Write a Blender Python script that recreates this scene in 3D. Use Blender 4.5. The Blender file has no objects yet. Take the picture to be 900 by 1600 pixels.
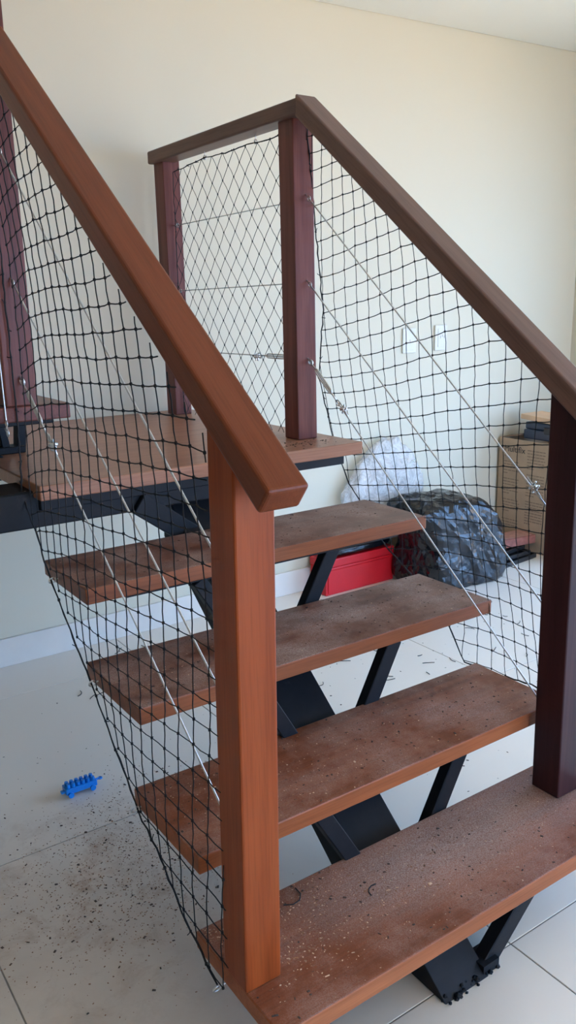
import bpy, bmesh, math, random
from mathutils import Vector, Matrix, noise

random.seed(7)
scene = bpy.context.scene
COL = scene.collection

# ------------------------------------------------------------------ camera, light, exposure
CAM_POS = Vector((-0.5912, -0.9001, 1.3186))
YAW, PITCH, ROLL = map(math.radians, (34.552, -14.111, -1.144))
FOCAL_PX = 1289.12
fwd = Vector((math.sin(YAW) * math.cos(PITCH), math.cos(YAW) * math.cos(PITCH), math.sin(PITCH)))
rgt = Vector((math.cos(YAW), -math.sin(YAW), 0))
upv = rgt.cross(fwd)
R_ = math.cos(ROLL) * rgt + math.sin(ROLL) * upv
U_ = -math.sin(ROLL) * rgt + math.cos(ROLL) * upv
cam_data = bpy.data.cameras.new('camera')
cam = bpy.data.objects.new('camera', cam_data)
COL.objects.link(cam)
cam.matrix_world = Matrix(((R_.x, U_.x, -fwd.x, CAM_POS.x), (R_.y, U_.y, -fwd.y, CAM_POS.y),
                           (R_.z, U_.z, -fwd.z, CAM_POS.z), (0, 0, 0, 1)))
cam_data.sensor_fit = 'VERTICAL'
cam_data.sensor_height = 36.0
cam_data.lens = 36.0 * FOCAL_PX / 1600.0
cam_data.clip_start = 0.02
scene.camera = cam

SKY = (0.30, 0.55, 1.0)
SKY_STRENGTH = 12.0
world = bpy.data.worlds.new('sky')
scene.world = world
world.use_nodes = True
wn = world.node_tree.nodes
wn['Background'].inputs['Color'].default_value = (*SKY, 1)
wn['Background'].inputs['Strength'].default_value = SKY_STRENGTH

sun_data = bpy.data.lights.new('sun', 'SUN')
sun_data.energy = 30.0
sun_data.color = (1.0, 0.80, 0.48)
sun_data.angle = 0.01
sun = bpy.data.objects.new('sun', sun_data)
COL.objects.link(sun)
sun.rotation_euler = Vector((0.55, 0.25, -1.0)).to_track_quat('-Z', 'Y').to_euler()

# room extents
WX0, WX1, WY0, WY1, ZC = -4.6, 3.48, -3.2, 2.125, 2.54
DOOR = (-1.9, 1.25, 0.0, 2.15)          # opening in the right wall: y0, y1, z0, z1
WIN = (-0.6, 3.3, 0.0, 2.15)          # opening in the wall behind the camera: x0, x1, z0, z1
def portal(name, loc, size, direction):
    d = bpy.data.lights.new(name, 'AREA')
    d.shape = 'RECTANGLE'
    d.size, d.size_y = size
    d.cycles.is_portal = True
    o = bpy.data.objects.new(name, d)
    COL.objects.link(o)
    o.location = loc
    o.rotation_euler = Vector(direction).to_track_quat('-Z', 'Z').to_euler()
    return o
portal('daylight_portal', (WX1 + 0.16, (DOOR[0] + DOOR[1]) / 2, (DOOR[2] + DOOR[3]) / 2), (DOOR[1] - DOOR[0], DOOR[3] - DOOR[2]), (-1, 0, 0))
portal('daylight_portal', ((WIN[0] + WIN[1]) / 2, WY0 - 0.16, (WIN[2] + WIN[3]) / 2), (WIN[1] - WIN[0], WIN[3] - WIN[2]), (0, 1, 0))

scene.view_settings.view_transform = 'Standard'
scene.view_settings.look = 'None'
scene.view_settings.gamma = 1.0
scene.view_settings.use_curve_mapping = False
scene.view_settings.exposure = -0.34
scene.cycles.use_denoising = True
scene.cycles.max_bounces = 10
scene.cycles.diffuse_bounces = 7
scene.cycles.sample_clamp_indirect = 8.0

# ------------------------------------------------------------------ materials
def new_mat(name):
    m = bpy.data.materials.new(name)
    m.use_nodes = True
    nt = m.node_tree
    return m, nt, nt.nodes['Principled BSDF']

def N(nt, kind, **kw):
    n = nt.nodes.new(kind)
    for k, v in kw.items():
        if k in n.inputs:
            n.inputs[k].default_value = v
        else:
            setattr(n, k, v)
    return n

def ramp(nt, src, stops):
    r = nt.nodes.new('ShaderNodeValToRGB')
    el = r.color_ramp.elements
    while len(el) < len(stops):
        el.new(0.5)
    for e, (p, c) in zip(el, stops):
        e.position = p
        e.color = (*c, 1) if len(c) == 3 else c
    nt.links.new(src, r.inputs['Fac'])
    return r

def mixc(nt, fac, a, b, mode='MIX'):
    m = nt.nodes.new('ShaderNodeMix')
    m.data_type = 'RGBA'
    m.blend_type = mode
    for sock, v in ((m.inputs[0], fac), (m.inputs[6], a), (m.inputs[7], b)):
        if hasattr(v, 'is_linked'):
            nt.links.new(v, sock)
        elif isinstance(v, (int, float)):
            sock.default_value = v
        else:
            sock.default_value = (*v, 1)
    return m.outputs[2]

def math_(nt, op, a, b=None, clamp=False):
    m = nt.nodes.new('ShaderNodeMath')
    m.operation = op
    m.use_clamp = clamp
    for i, v in enumerate((a, b)):
        if v is None:
            continue
        if hasattr(v, 'is_linked'):
            nt.links.new(v, m.inputs[i])
        else:
            m.inputs[i].default_value = v
    return m.outputs[0]

def bump(nt, bsdf, height, strength, dist=0.002):
    b = nt.nodes.new('ShaderNodeBump')
    b.inputs['Strength'].default_value = strength
    b.inputs['Distance'].default_value = dist
    nt.links.new(height, b.inputs['Height'])
    nt.links.new(b.outputs['Normal'], bsdf.inputs['Normal'])

def simple(name, color, rough=0.5, metal=0.0, var=0.12, scale=30, bstr=0.05):
    m, nt, b = new_mat(name)
    tc = N(nt, 'ShaderNodeTexCoord')
    nz = N(nt, 'ShaderNodeTexNoise', Scale=scale, Detail=4.0)
    nt.links.new(tc.outputs['Object'], nz.inputs['Vector'])
    lo = tuple(c * (1 - var) for c in color)
    hi = tuple(min(1, c * (1 + var)) for c in color)
    r = ramp(nt, nz.outputs['Fac'], [(0.3, lo), (0.7, hi)])
    nt.links.new(r.outputs['Color'], b.inputs['Base Color'])
    b.inputs['Roughness'].default_value = rough
    b.inputs['Metallic'].default_value = metal
    if bstr:
        bump(nt, b, nz.outputs['Fac'], bstr)
    return m

def wood(name, dark, mid, light, axis, rough=0.38, dust=0.0, patch=None, grimy=True):
    """hardwood, grain along the local axis; optional dust film over the upward faces"""
    m, nt, b = new_mat(name)
    tc = N(nt, 'ShaderNodeTexCoord')
    info = N(nt, 'ShaderNodeObjectInfo')
    mp = N(nt, 'ShaderNodeMapping')
    s = [22.0, 22.0, 22.0]
    s['xyz'.index(axis)] = 1.3
    mp.inputs['Scale'].default_value = s
    nt.links.new(tc.outputs['Object'], mp.inputs['Vector'])
    off = N(nt, 'ShaderNodeVectorMath', operation='ADD')
    rnd = N(nt, 'ShaderNodeCombineXYZ')
    k = math_(nt, 'MULTIPLY', info.outputs['Random'], 37.0)
    for i in range(3):
        nt.links.new(k, rnd.inputs[i])
    nt.links.new(mp.outputs['Vector'], off.inputs[0])
    nt.links.new(rnd.outputs[0], off.inputs[1])
    n1 = N(nt, 'ShaderNodeTexNoise', Scale=1.0, Detail=4.0, Roughness=0.5, Distortion=0.9)
    nt.links.new(off.outputs[0], n1.inputs['Vector'])
    mp2 = N(nt, 'ShaderNodeMapping')
    s2 = [260.0, 260.0, 260.0]
    s2['xyz'.index(axis)] = 9.0
    mp2.inputs['Scale'].default_value = s2
    nt.links.new(tc.outputs['Object'], mp2.inputs['Vector'])
    n2 = N(nt, 'ShaderNodeTexNoise', Scale=1.0, Detail=2.0)
    nt.links.new(mp2.outputs['Vector'], n2.inputs['Vector'])
    base = ramp(nt, n1.outputs['Fac'], [(0.22, dark), (0.5, mid), (0.80, light)]).outputs['Color']
    pores = ramp(nt, n2.outputs['Fac'], [(0.3, (0.55,) * 3), (0.55, (1.0,) * 3)]).outputs['Color']
    col = mixc(nt, 0.4, base, pores, 'MULTIPLY')
    rgh = rough
    if dust:
        geo = N(nt, 'ShaderNodeNewGeometry')
        sep = N(nt, 'ShaderNodeSeparateXYZ')
        nt.links.new(geo.outputs['Normal'], sep.inputs[0])
        upf = math_(nt, 'GREATER_THAN', sep.outputs['Z'], 0.7)
        dn = N(nt, 'ShaderNodeTexNoise', Scale=7.0, Detail=5.0, Roughness=0.65)
        nt.links.new(geo.outputs['Position'], dn.inputs['Vector'])
        fine = N(nt, 'ShaderNodeTexNoise', Scale=420.0, Detail=2.0)
        nt.links.new(geo.outputs['Position'], fine.inputs['Vector'])
        f1 = ramp(nt, dn.outputs['Fac'], [(0.38, (0.1,) * 3), (0.68, (1.0,) * 3)]).outputs['Color']
        f2 = ramp(nt, fine.outputs['Fac'], [(0.4, (0.35,) * 3), (0.62, (1.0,) * 3)]).outputs['Color']
        f = math_(nt, 'MULTIPLY', math_(nt, 'MULTIPLY', f1, f2), dust)
        if patch:
            cx, cy, rx, ry, amt = patch
            sp = N(nt, 'ShaderNodeSeparateXYZ')
            nt.links.new(geo.outputs['Position'], sp.inputs[0])
            wob = math_(nt, 'MULTIPLY', math_(nt, 'SUBTRACT', dn.outputs['Fac'], 0.5), 2.2)
            ex = math_(nt, 'POWER', math_(nt, 'ABSOLUTE', math_(nt, 'DIVIDE', math_(nt, 'SUBTRACT', sp.outputs['X'], cx), rx)), 2.0)
            ey = math_(nt, 'POWER', math_(nt, 'ABSOLUTE', math_(nt, 'DIVIDE', math_(nt, 'SUBTRACT', sp.outputs['Y'], cy), ry)), 2.0)
            d = math_(nt, 'SUBTRACT', math_(nt, 'SUBTRACT', 1.0, math_(nt, 'ADD', ex, ey)), wob, True)
            f = math_(nt, 'ADD', f, math_(nt, 'MULTIPLY', math_(nt, 'MULTIPLY', d, amt), f2), True)
        f = math_(nt, 'MULTIPLY', f, upf)
        grime = ramp(nt, dn.outputs['Fac'], [(0.3, (0.50, 0.46, 0.46)), (0.7, (0.78, 0.74, 0.74))]).outputs['Color']
        if grimy:
            col = mixc(nt, upf, col, mixc(nt, 1.0, col, grime, 'MULTIPLY'))
        col = mixc(nt, f, col, (0.50, 0.42, 0.38))
        rr = nt.nodes.new('ShaderNodeMapRange')
        rr.inputs['To Min'].default_value = rough
        rr.inputs['To Max'].default_value = 0.75
        nt.links.new(f, rr.inputs['Value'])
        nt.links.new(rr.outputs[0], b.inputs['Roughness'])
    else:
        b.inputs['Roughness'].default_value = rgh
    nt.links.new(col, b.inputs['Base Color'])
    b.inputs['Specular IOR Level'].default_value = 0.22
    bump(nt, b, n2.outputs['Fac'], 0.12, 0.001)
    return m

BROWN = ((0.220, 0.060, 0.019), (0.350, 0.102, 0.036), (0.460, 0.150, 0.058))
ORANGE = ((0.215, 0.040, 0.008), (0.290, 0.056, 0.012), (0.350, 0.076, 0.018))
RAILC = ((0.125, 0.028, 0.009), (0.170, 0.040, 0.013), (0.210, 0.054, 0.019))
PLUM = ((0.024, 0.008, 0.009), (0.042, 0.013, 0.014), (0.065, 0.022, 0.020))
GREYB = ((0.115, 0.062, 0.046), (0.155, 0.086, 0.064), (0.200, 0.114, 0.086))
REDB = ((0.090, 0.024, 0.018), (0.150, 0.044, 0.032), (0.210, 0.068, 0.050))
M = {}
M['tread1'] = wood('dusty_hardwood_bottom_step', *BROWN, 'x', 0.36, 0.42, (0.58, 0.20, 0.46, 0.15, 0.55))
M['tread'] = wood('dusty_hardwood_step', *BROWN, 'x', 0.34, 0.46)
M['tread_hi'] = wood('dusty_hardwood_step_shaded', *[tuple(k * 0.66 for k in c) for c in BROWN], 'x', 0.34, 0.72)  # same step wood, dimmer light on the higher steps put into its colour
M['landing'] = wood('dusty_hardwood_landing', (0.26, 0.110, 0.060), (0.34, 0.150, 0.085), (0.42, 0.195, 0.115), 'x', 0.30, 0.22, None, False)
M['tread6'] = wood('dark_hardwood_upper_step', *REDB, 'y', 0.36)
M['post_orange'] = wood('orange_hardwood', *ORANGE, 'z', 0.34)
M['rail_left'] = wood('oiled_brown_hardwood', *RAILC, 'y', 0.36)
M['rail_right'] = wood('greyed_brown_hardwood', *GREYB, 'y', 0.40)
M['post_plum'] = wood('dark_plum_stained_hardwood', *PLUM, 'z', 0.36)
M['post_red'] = wood('red_brown_hardwood', *REDB, 'z', 0.36)

def steel_paint():
    m, nt, b = new_mat('black_painted_steel')
    tc = N(nt, 'ShaderNodeTexCoord')
    n1 = N(nt, 'ShaderNodeTexNoise', Scale=14.0, Detail=6.0, Roughness=0.7)
    nt.links.new(tc.outputs['Object'], n1.inputs['Vector'])
    n2 = N(nt, 'ShaderNodeTexNoise', Scale=60.0, Detail=3.0)
    nt.links.new(tc.outputs['Object'], n2.inputs['Vector'])
    c = ramp(nt, n1.outputs['Fac'], [(0.35, (0.006, 0.006, 0.008)), (0.62, (0.010, 0.010, 0.012)), (0.82, (0.045, 0.045, 0.045))])
    nt.links.new(c.outputs['Color'], b.inputs['Base Color'])
    b.inputs['Roughness'].default_value = 0.55
    b.inputs['Specular IOR Level'].default_value = 0.25
    bump(nt, b, n2.outputs['Fac'], 0.15)
    return m
M['steel'] = steel_paint()
M['cable'] = simple('galvanised_cable', (0.72, 0.71, 0.70), 0.38, 0.75, 0.1, 300, 0.1)
M['zinc'] = simple('zinc_fitting', (0.70, 0.70, 0.69), 0.28, 0.9, 0.1, 80)
M['twine'] = simple('black_nylon_twine', (0.010, 0.008, 0.008), 0.8, 0, 0.2, 200, 0.0)

def wall_mat(name, color):
    m, nt, b = new_mat(name)
    geo = N(nt, 'ShaderNodeNewGeometry')
    n1 = N(nt, 'ShaderNodeTexNoise', Scale=1.4, Detail=3.0)
    nt.links.new(geo.outputs['Position'], n1.inputs['Vector'])
    n2 = N(nt, 'ShaderNodeTexNoise', Scale=160.0, Detail=2.0)
    nt.links.new(geo.outputs['Position'], n2.inputs['Vector'])
    r = ramp(nt, n1.outputs['Fac'], [(0.3, tuple(c * 0.975 for c in color)), (0.7, color)])
    nt.links.new(r.outputs['Color'], b.inputs['Base Color'])
    b.inputs['Roughness'].default_value = 0.85
    bump(nt, b, n2.outputs['Fac'], 0.04)
    return m
M['wall'] = wall_mat('off_white_wall_paint', (0.67, 0.60, 0.455))
M['wall_low_bounce'] = wall_mat('bounce_cutting_dark_wall', (0.075, 0.045, 0.030))  # unseen left wall, darkened to cut bounced light on the stair sides
M['ceiling'] = wall_mat('white_ceiling_paint', (0.84, 0.80, 0.70))
M['outside'] = wall_mat('sunlit_terrace', (0.62, 0.45, 0.27))

def tile_mat():
    m, nt, b = new_mat('beige_porcelain_tile')
    geo = N(nt, 'ShaderNodeNewGeometry')
    pos = geo.outputs['Position']
    n1 = N(nt, 'ShaderNodeTexNoise', Scale=1.6, Detail=2.0, Roughness=0.5)
    nt.links.new(pos, n1.inputs['Vector'])
    c = mixc(nt, n1.outputs['Fac'], (0.81, 0.735, 0.63), (0.83, 0.755, 0.645))
    # smeared sawdust, thickest left of the stairs
    n2 = N(nt, 'ShaderNodeTexNoise', Scale=9.0, Detail=8.0, Roughness=0.72, Distortion=0.4)
    nt.links.new(pos, n2.inputs['Vector'])
    sp = N(nt, 'ShaderNodeSeparateXYZ')
    nt.links.new(pos, sp.inputs[0])
    ex = math_(nt, 'POWER', math_(nt, 'ABSOLUTE', math_(nt, 'DIVIDE', math_(nt, 'SUBTRACT', sp.outputs['X'], 0.0), 0.42)), 2.0)
    ey = math_(nt, 'POWER', math_(nt, 'ABSOLUTE', math_(nt, 'DIVIDE', math_(nt, 'SUBTRACT', sp.outputs['Y'], 0.72), 0.48)), 2.0)
    d = math_(nt, 'SUBTRACT', 1.0, math_(nt, 'ADD', ex, ey), True)
    f = ramp(nt, n2.outputs['Fac'], [(0.50, (0,) * 3), (0.72, (1,) * 3)]).outputs['Color']
    fac = math_(nt, 'MULTIPLY', math_(nt, 'MULTIPLY', f, d), 0.75)
    # brown dust film, spread wide to paint shade into the floor near the camera
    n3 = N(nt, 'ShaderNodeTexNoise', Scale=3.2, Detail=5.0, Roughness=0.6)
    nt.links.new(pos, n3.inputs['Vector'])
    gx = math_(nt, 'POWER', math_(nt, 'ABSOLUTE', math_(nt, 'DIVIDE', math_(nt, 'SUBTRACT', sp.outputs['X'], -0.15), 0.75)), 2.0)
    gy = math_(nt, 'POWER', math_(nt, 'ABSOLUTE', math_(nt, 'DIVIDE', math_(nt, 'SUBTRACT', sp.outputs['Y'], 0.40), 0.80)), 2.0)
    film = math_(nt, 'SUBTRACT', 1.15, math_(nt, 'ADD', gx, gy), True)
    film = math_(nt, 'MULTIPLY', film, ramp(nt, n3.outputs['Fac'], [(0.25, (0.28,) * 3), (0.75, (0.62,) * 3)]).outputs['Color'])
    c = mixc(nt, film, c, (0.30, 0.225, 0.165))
    col = mixc(nt, fac, c, (0.28, 0.155, 0.08))
    nt.links.new(col, b.inputs['Base Color'])
    b.inputs['Roughness'].default_value = 0.26
    return m
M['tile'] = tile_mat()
M['grout'] = simple('grey_grout', (0.24, 0.22, 0.20), 0.9)
M['baseboard'] = simple('beige_porcelain_baseboard', (0.74, 0.66, 0.57), 0.35, 0, 0.04, 8, 0.0)
M['white_plastic'] = simple('white_plastic', (0.70, 0.65, 0.55), 0.45, 0, 0.02, 10, 0.0)
M['dark_hole'] = simple('dark_socket_hole', (0.05, 0.05, 0.05), 0.6)
M['frame_alu'] = simple('grey_aluminium_frame', (0.32, 0.33, 0.34), 0.4, 0.6)
M['red'] = simple('red_enamelled_steel', (0.60, 0.006, 0.012), 0.42, 0, 0.06, 12, 0.02)
M['latch'] = simple('dark_latch_metal', (0.06, 0.05, 0.045), 0.4, 0.7)
M['card'] = simple('kraft_cardboard', (0.42, 0.29, 0.185), 0.8, 0, 0.07, 18, 0.05)
M['card_in'] = simple('cardboard_inside', (0.20, 0.12, 0.075), 0.85, 0, 0.07, 18, 0.05)
M['ink'] = simple('black_print_ink', (0.055, 0.045, 0.040), 0.7, 0, 0.05, 20, 0.0)
M['fade_ink'] = simple('faded_print_ink', (0.24, 0.165, 0.11), 0.8, 0, 0.05, 20, 0.0)
M['navy'] = simple('dark_blue_plastic', (0.035, 0.045, 0.075), 0.4, 0, 0.1, 20)
M['peach'] = simple('pale_pine_wood', (0.66, 0.42, 0.25), 0.6, 0, 0.1, 12)
M['blackp'] = simple('black_plastic', (0.012, 0.012, 0.013), 0.35, 0, 0.1, 20)
M['paper_red'] = simple('red_printed_card', (0.30, 0.095, 0.065), 0.6, 0, 0.25, 40)
M['paper_pink'] = simple('faded_pink_card', (0.42, 0.21, 0.16), 0.7, 0, 0.2, 30)
M['blue'] = simple('bright_blue_plastic', (0.008, 0.21, 0.64), 0.28, 0, 0.05, 20, 0.0)
M['chip_light'] = simple('pale_wood_chip', (0.66, 0.45, 0.30), 0.8, 0, 0.2, 80, 0.0)
M['chip_mid'] = simple('brown_wood_shaving', (0.27, 0.14, 0.075), 0.8, 0, 0.3, 80, 0.0)
M['chip_dark'] = simple('dark_wood_shaving', (0.07, 0.042, 0.03), 0.8, 0, 0.3, 80, 0.0)

def bag_black():
    m, nt, b = new_mat('glossy_black_plastic_film')
    tc = N(nt, 'ShaderNodeTexCoord')
    v = N(nt, 'ShaderNodeTexVoronoi', Scale=26.0, feature='DISTANCE_TO_EDGE')
    n = N(nt, 'ShaderNodeTexNoise', Scale=1.0, Detail=5.0, Roughness=0.62, Distortion=2.2)
    mp = N(nt, 'ShaderNodeMapping')
    mp.inputs['Scale'].default_value = (13.0, 13.0, 6.0)
    mp.inputs['Rotation'].default_value = (0.3, 0.6, 0.2)
    nt.links.new(tc.outputs['Object'], mp.inputs['Vector'])
    nt.links.new(mp.outputs['Vector'], n.inputs['Vector'])
    nt.links.new(n.outputs['Color'], v.inputs['Vector'])
    b.inputs['Base Color'].default_value = (0.006, 0.006, 0.008, 1)
    b.inputs['Roughness'].default_value = 0.14
    bump(nt, b, n.outputs['Fac'], 0.35, 0.012)
    return m
M['bag_black'] = bag_black()

def bag_clear():
    m, nt, b = new_mat('milky_clear_plastic_film')
    b.inputs['Base Color'].default_value = (0.80, 0.76, 0.72, 1)
    b.inputs['Roughness'].default_value = 0.25
    tc = N(nt, 'ShaderNodeTexCoord')
    n = N(nt, 'ShaderNodeTexNoise', Scale=14.0, Detail=5.0, Roughness=0.7, Distortion=1.2)
    nt.links.new(tc.outputs['Object'], n.inputs['Vector'])
    bump(nt, b, n.outputs['Fac'], 0.7, 0.02)
    a = ramp(nt, n.outputs['Fac'], [(0.35, (0.28,) * 3), (0.7, (0.75,) * 3)])
    nt.links.new(a.outputs['Color'], b.inputs['Alpha'])
    return m
M['bag_clear'] = bag_clear()

# ------------------------------------------------------------------ geometry helpers
WPOS = {}
def thing(name, label, cat, loc=(0, 0, 0), group=None):
    o = bpy.data.objects.new(name, None)
    o.empty_display_size = 0.05
    COL.objects.link(o)
    o.location = loc
    WPOS[o] = Vector(loc)
    o['label'] = label
    o['category'] = cat
    if group:
        o['group'] = group
    return o

def tag(o, label, cat, group=None):
    o['label'] = label
    o['category'] = cat
    if group:
        o['group'] = group
    return o

def link(name, mesh, mat, parent, loc, rot=None):
    o = bpy.data.objects.new(name, mesh)
    COL.objects.link(o)
    if mat and not mesh.materials:
        mesh.materials.append(mat)
    if parent is not None:
        o.parent = parent
        o.location = Vector(loc) - WPOS[parent]
    else:
        o.location = loc
    if rot is not None:
        o.rotation_euler = rot
    WPOS[o] = Vector(loc)
    return o

def finish(name, bm, mat, parent=None, smooth=False, origin=None, rot=None):
    """verts in world space -> object whose origin is the centre of its bounds"""
    if origin is None:
        xs = [v.co for v in bm.verts]
        lo = Vector((min(v.x for v in xs), min(v.y for v in xs), min(v.z for v in xs)))
        hi = Vector((max(v.x for v in xs), max(v.y for v in xs), max(v.z for v in xs)))
        origin = (lo + hi) / 2
    bmesh.ops.translate(bm, verts=bm.verts, vec=-Vector(origin))
    bmesh.ops.recalc_face_normals(bm, faces=bm.faces)
    me = bpy.data.meshes.new(name)
    bm.to_mesh(me)
    bm.free()
    if smooth:
        for p in me.polygons:
            p.use_smooth = True
    return link(name, me, mat, parent, origin, rot)

def box_bm(x0, x1, y0, y1, z0, z1, bev=0.0, seg=2):
    bm = bmesh.new()
    bmesh.ops.create_cube(bm, size=1.0)
    for v in bm.verts:
        v.co = Vector(((x0 + x1) / 2 + v.co.x * (x1 - x0), (y0 + y1) / 2 + v.co.y * (y1 - y0), (z0 + z1) / 2 + v.co.z * (z1 - z0)))
    if bev:
        bmesh.ops.bevel(bm, geom=list(bm.edges), offset=bev, segments=seg, affect='EDGES', profile=0.5)
    return bm

def box(name, x0, x1, y0, y1, z0, z1, mat, parent=None, bev=0.0, seg=2):
    return finish(name, box_bm(x0, x1, y0, y1, z0, z1, bev, seg), mat, parent)

def add_box(bm, x0, x1, y0, y1, z0, z1, mtx=None):
    r = bmesh.ops.create_cube(bm, size=1.0)
    for v in r['verts']:
        v.co = Vector(((x0 + x1) / 2 + v.co.x * (x1 - x0), (y0 + y1) / 2 + v.co.y * (y1 - y0), (z0 + z1) / 2 + v.co.z * (z1 - z0)))
        if mtx is not None:
            v.co = mtx @ v.co
    return r['verts']

def prism(name, poly, axis, a0, a1, mat, parent=None, bev=0.0):
    """polygon in the plane across `axis`, extruded from a0 to a1"""
    bm = bmesh.new()
    def co(p, a):
        return {'x': (a, p[0], p[1]), 'y': (p[0], a, p[1]), 'z': (p[0], p[1], a)}[axis]
    va = [bm.verts.new(co(p, a0)) for p in poly]
    vb = [bm.verts.new(co(p, a1)) for p in poly]
    bm.faces.new(va)
    bm.faces.new(list(reversed(vb)))
    n = len(poly)
    for i in range(n):
        bm.faces.new((va[i], vb[i], vb[(i + 1) % n], va[(i + 1) % n]))
    bmesh.ops.recalc_face_normals(bm, faces=bm.faces)
    if bev:
        bmesh.ops.bevel(bm, geom=list(bm.edges), offset=bev, segments=2, affect='EDGES', profile=0.5)
    return finish(name, bm, mat, parent)

def tube(bm, pts, r, n=8, cap=True):
    pts = [Vector(p) for p in pts]
    rings = []
    ref = None
    for i, p in enumerate(pts):
        if i == 0:
            d = pts[1] - p
        elif i == len(pts) - 1:
            d = p - pts[i - 1]
        else:
            d = (pts[i + 1] - pts[i - 1])
        d.normalize()
        if ref is None:
            ref = Vector((0, 0, 1)) if abs(d.z) < 0.9 else Vector((1, 0, 0))
        a = ref - d * ref.dot(d)
        if a.length < 1e-5:
            a = d.orthogonal()
        a.normalize()
        ref = a
        b = d.cross(a)
        rr = r[i] if isinstance(r, (list, tuple)) else r
        rings.append([bm.verts.new(p + (a * math.cos(2 * math.pi * k / n) + b * math.sin(2 * math.pi * k / n)) * rr) for k in range(n)])
    for q in range(len(rings) - 1):
        for k in range(n):
            bm.faces.new((rings[q][k], rings[q][(k + 1) % n], rings[q + 1][(k + 1) % n], rings[q + 1][k]))
    if cap:
        bm.faces.new(rings[0])
        bm.faces.new(list(reversed(rings[-1])))

def ring_pts(c, r, normal, n=14, a0=0.0, a1=2 * math.pi):
    normal = Vector(normal).normalized()
    a = normal.orthogonal().normalized()
    b = normal.cross(a)
    return [Vector(c) + a * r * math.cos(a0 + (a1 - a0) * k / n) + b * r * math.sin(a0 + (a1 - a0) * k / n) for k in range(n + 1)]

def kind(o, k):
    o['kind'] = k
    return o

# ------------------------------------------------------------------ the room
fl = kind(box('floor', WX0 - 0.2, WX1 + 0.2, WY0 - 0.2, WY1 + 0.2, -0.12, -0.002, M['grout']), 'structure')
fl['label'] = 'beige porcelain tiled floor strewn with sawdust under the stairs'
XJ = [WX0] + [-3.887, -2.987, -2.087, -1.187, -0.287, 0.613, 1.56, 2.46, 3.36] + [WX1]
YJ = [WY0] + [0.051 + 0.9 * k for k in range(-3, 3)] + [WY1]
tile_meshes = {}
for i in range(len(XJ) - 1):
    for j in range(len(YJ) - 1):
        w, d = XJ[i + 1] - XJ[i] - 0.003, YJ[j + 1] - YJ[j] - 0.003
        key = (round(w, 3), round(d, 3))
        c = Vector(((XJ[i] + XJ[i + 1]) / 2, (YJ[j] + YJ[j + 1]) / 2, -0.005))
        if key not in tile_meshes:
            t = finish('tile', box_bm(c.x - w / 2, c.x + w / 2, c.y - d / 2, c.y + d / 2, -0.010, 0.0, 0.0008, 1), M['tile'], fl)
            tile_meshes[key] = t.data
        else:
            link('tile', tile_meshes[key], None, fl, c)

def wall(name, bm, label):
    o = kind(finish(name, bm, M['wall']), 'structure')
    o['label'] = label
    return o
wall('wall_back', box_bm(WX0 - 0.2, WX1 + 0.2, WY1, WY1 + 0.15, -0.1, 2.62), 'off white painted wall behind the staircase landing')
wl = kind(finish('wall_left', box_bm(WX0 - 0.2, WX0, WY0 - 0.2, WY1, -0.1, 2.62), M['wall_low_bounce']), 'structure')
wl['label'] = 'unseen wall far to the left of the stairs, darkened to cut bounced light'
bm = bmesh.new()
add_box(bm, WX1, WX1 + 0.15, DOOR[1], WY1, -0.1, 2.62)
add_box(bm, WX1, WX1 + 0.15, WY0 - 0.2, DOOR[0], -0.1, 2.62)
add_box(bm, WX1, WX1 + 0.15, DOOR[0], DOOR[1], DOOR[3], 2.62)
wall('wall_right', bm, 'off white wall with a wide doorway to the terrace')
bm = bmesh.new()
add_box(bm, WX0, WIN[0], WY0 - 0.15, WY0, -0.1, 2.62)
add_box(bm, WIN[1], WX1, WY0 - 0.15, WY0, -0.1, 2.62)
add_box(bm, WIN[0], WIN[1], WY0 - 0.15, WY0, WIN[3], 2.62)
wall('wall_front', bm, 'off white wall with a wide doorway opposite the stairs')

# ceiling board, very slightly out of level, with a shadow gap where it meets the back wall
bm = bmesh.new()
v = add_box(bm, WX0 - 0.2, WX1 + 0.2, WY0 - 0.2, WY1 - 0.004, 0, 0.16)
for q in v:
    q.co.z += 2.518 + (q.co.x - 1.64) * 0.0255
ce = kind(finish('ceiling', bm, M['ceiling']), 'structure')
ce['label'] = 'white plastered ceiling above the stairwell'
bm = bmesh.new()
v = add_box(bm, WX0 - 0.2, WX1 + 0.2, WY0 - 0.2, WY1 + 0.2, 0, 0.05)
for q in v:
    q.co.z += 2.70
kind(finish('roof', bm, M['ceiling']), 'structure')['label'] = 'roof slab above the ceiling'
bb = kind(box('baseboard_back', WX0, WX1, WY1 - 0.012, WY1, 0.0, 0.112, M['baseboard'], None, 0.002, 1), 'structure')
bb['label'] = 'beige porcelain baseboard along the back wall'
bb = kind(box('baseboard_right', WX1 - 0.012, WX1, DOOR[1] + 0.02, WY1 - 0.012, 0.0, 0.112, M['baseboard'], None, 0.002, 1), 'structure')
bb['label'] = 'beige porcelain baseboard on the short right wall'
ground = kind(box('terrace', WX1 + 0.2, 14.0, -9.0, 9.0, -0.20, -0.06, M['outside']), 'structure')
ground['label'] = 'paved terrace outside the doorway'
bm = bmesh.new()
add_box(bm, -9, WX1 + 0.2, -14.0, WY0 - 0.2, -0.20, -0.06)
g2 = kind(finish('terrace', bm, M['outside']), 'structure')
g2['label'] = 'paved yard outside the front doorway'
sky_blocker = kind(box('added_sky_blocker', -2.2, WX1 + 0.3, WY0 - 2.6, WY0 - 0.15, 2.32, 2.42, M['ceiling']), 'structure')  # unseen slab, added to keep blue sky light out of the front opening
sky_blocker['label'] = 'unseen slab added outside the front doorway to cut sky light'
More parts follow.
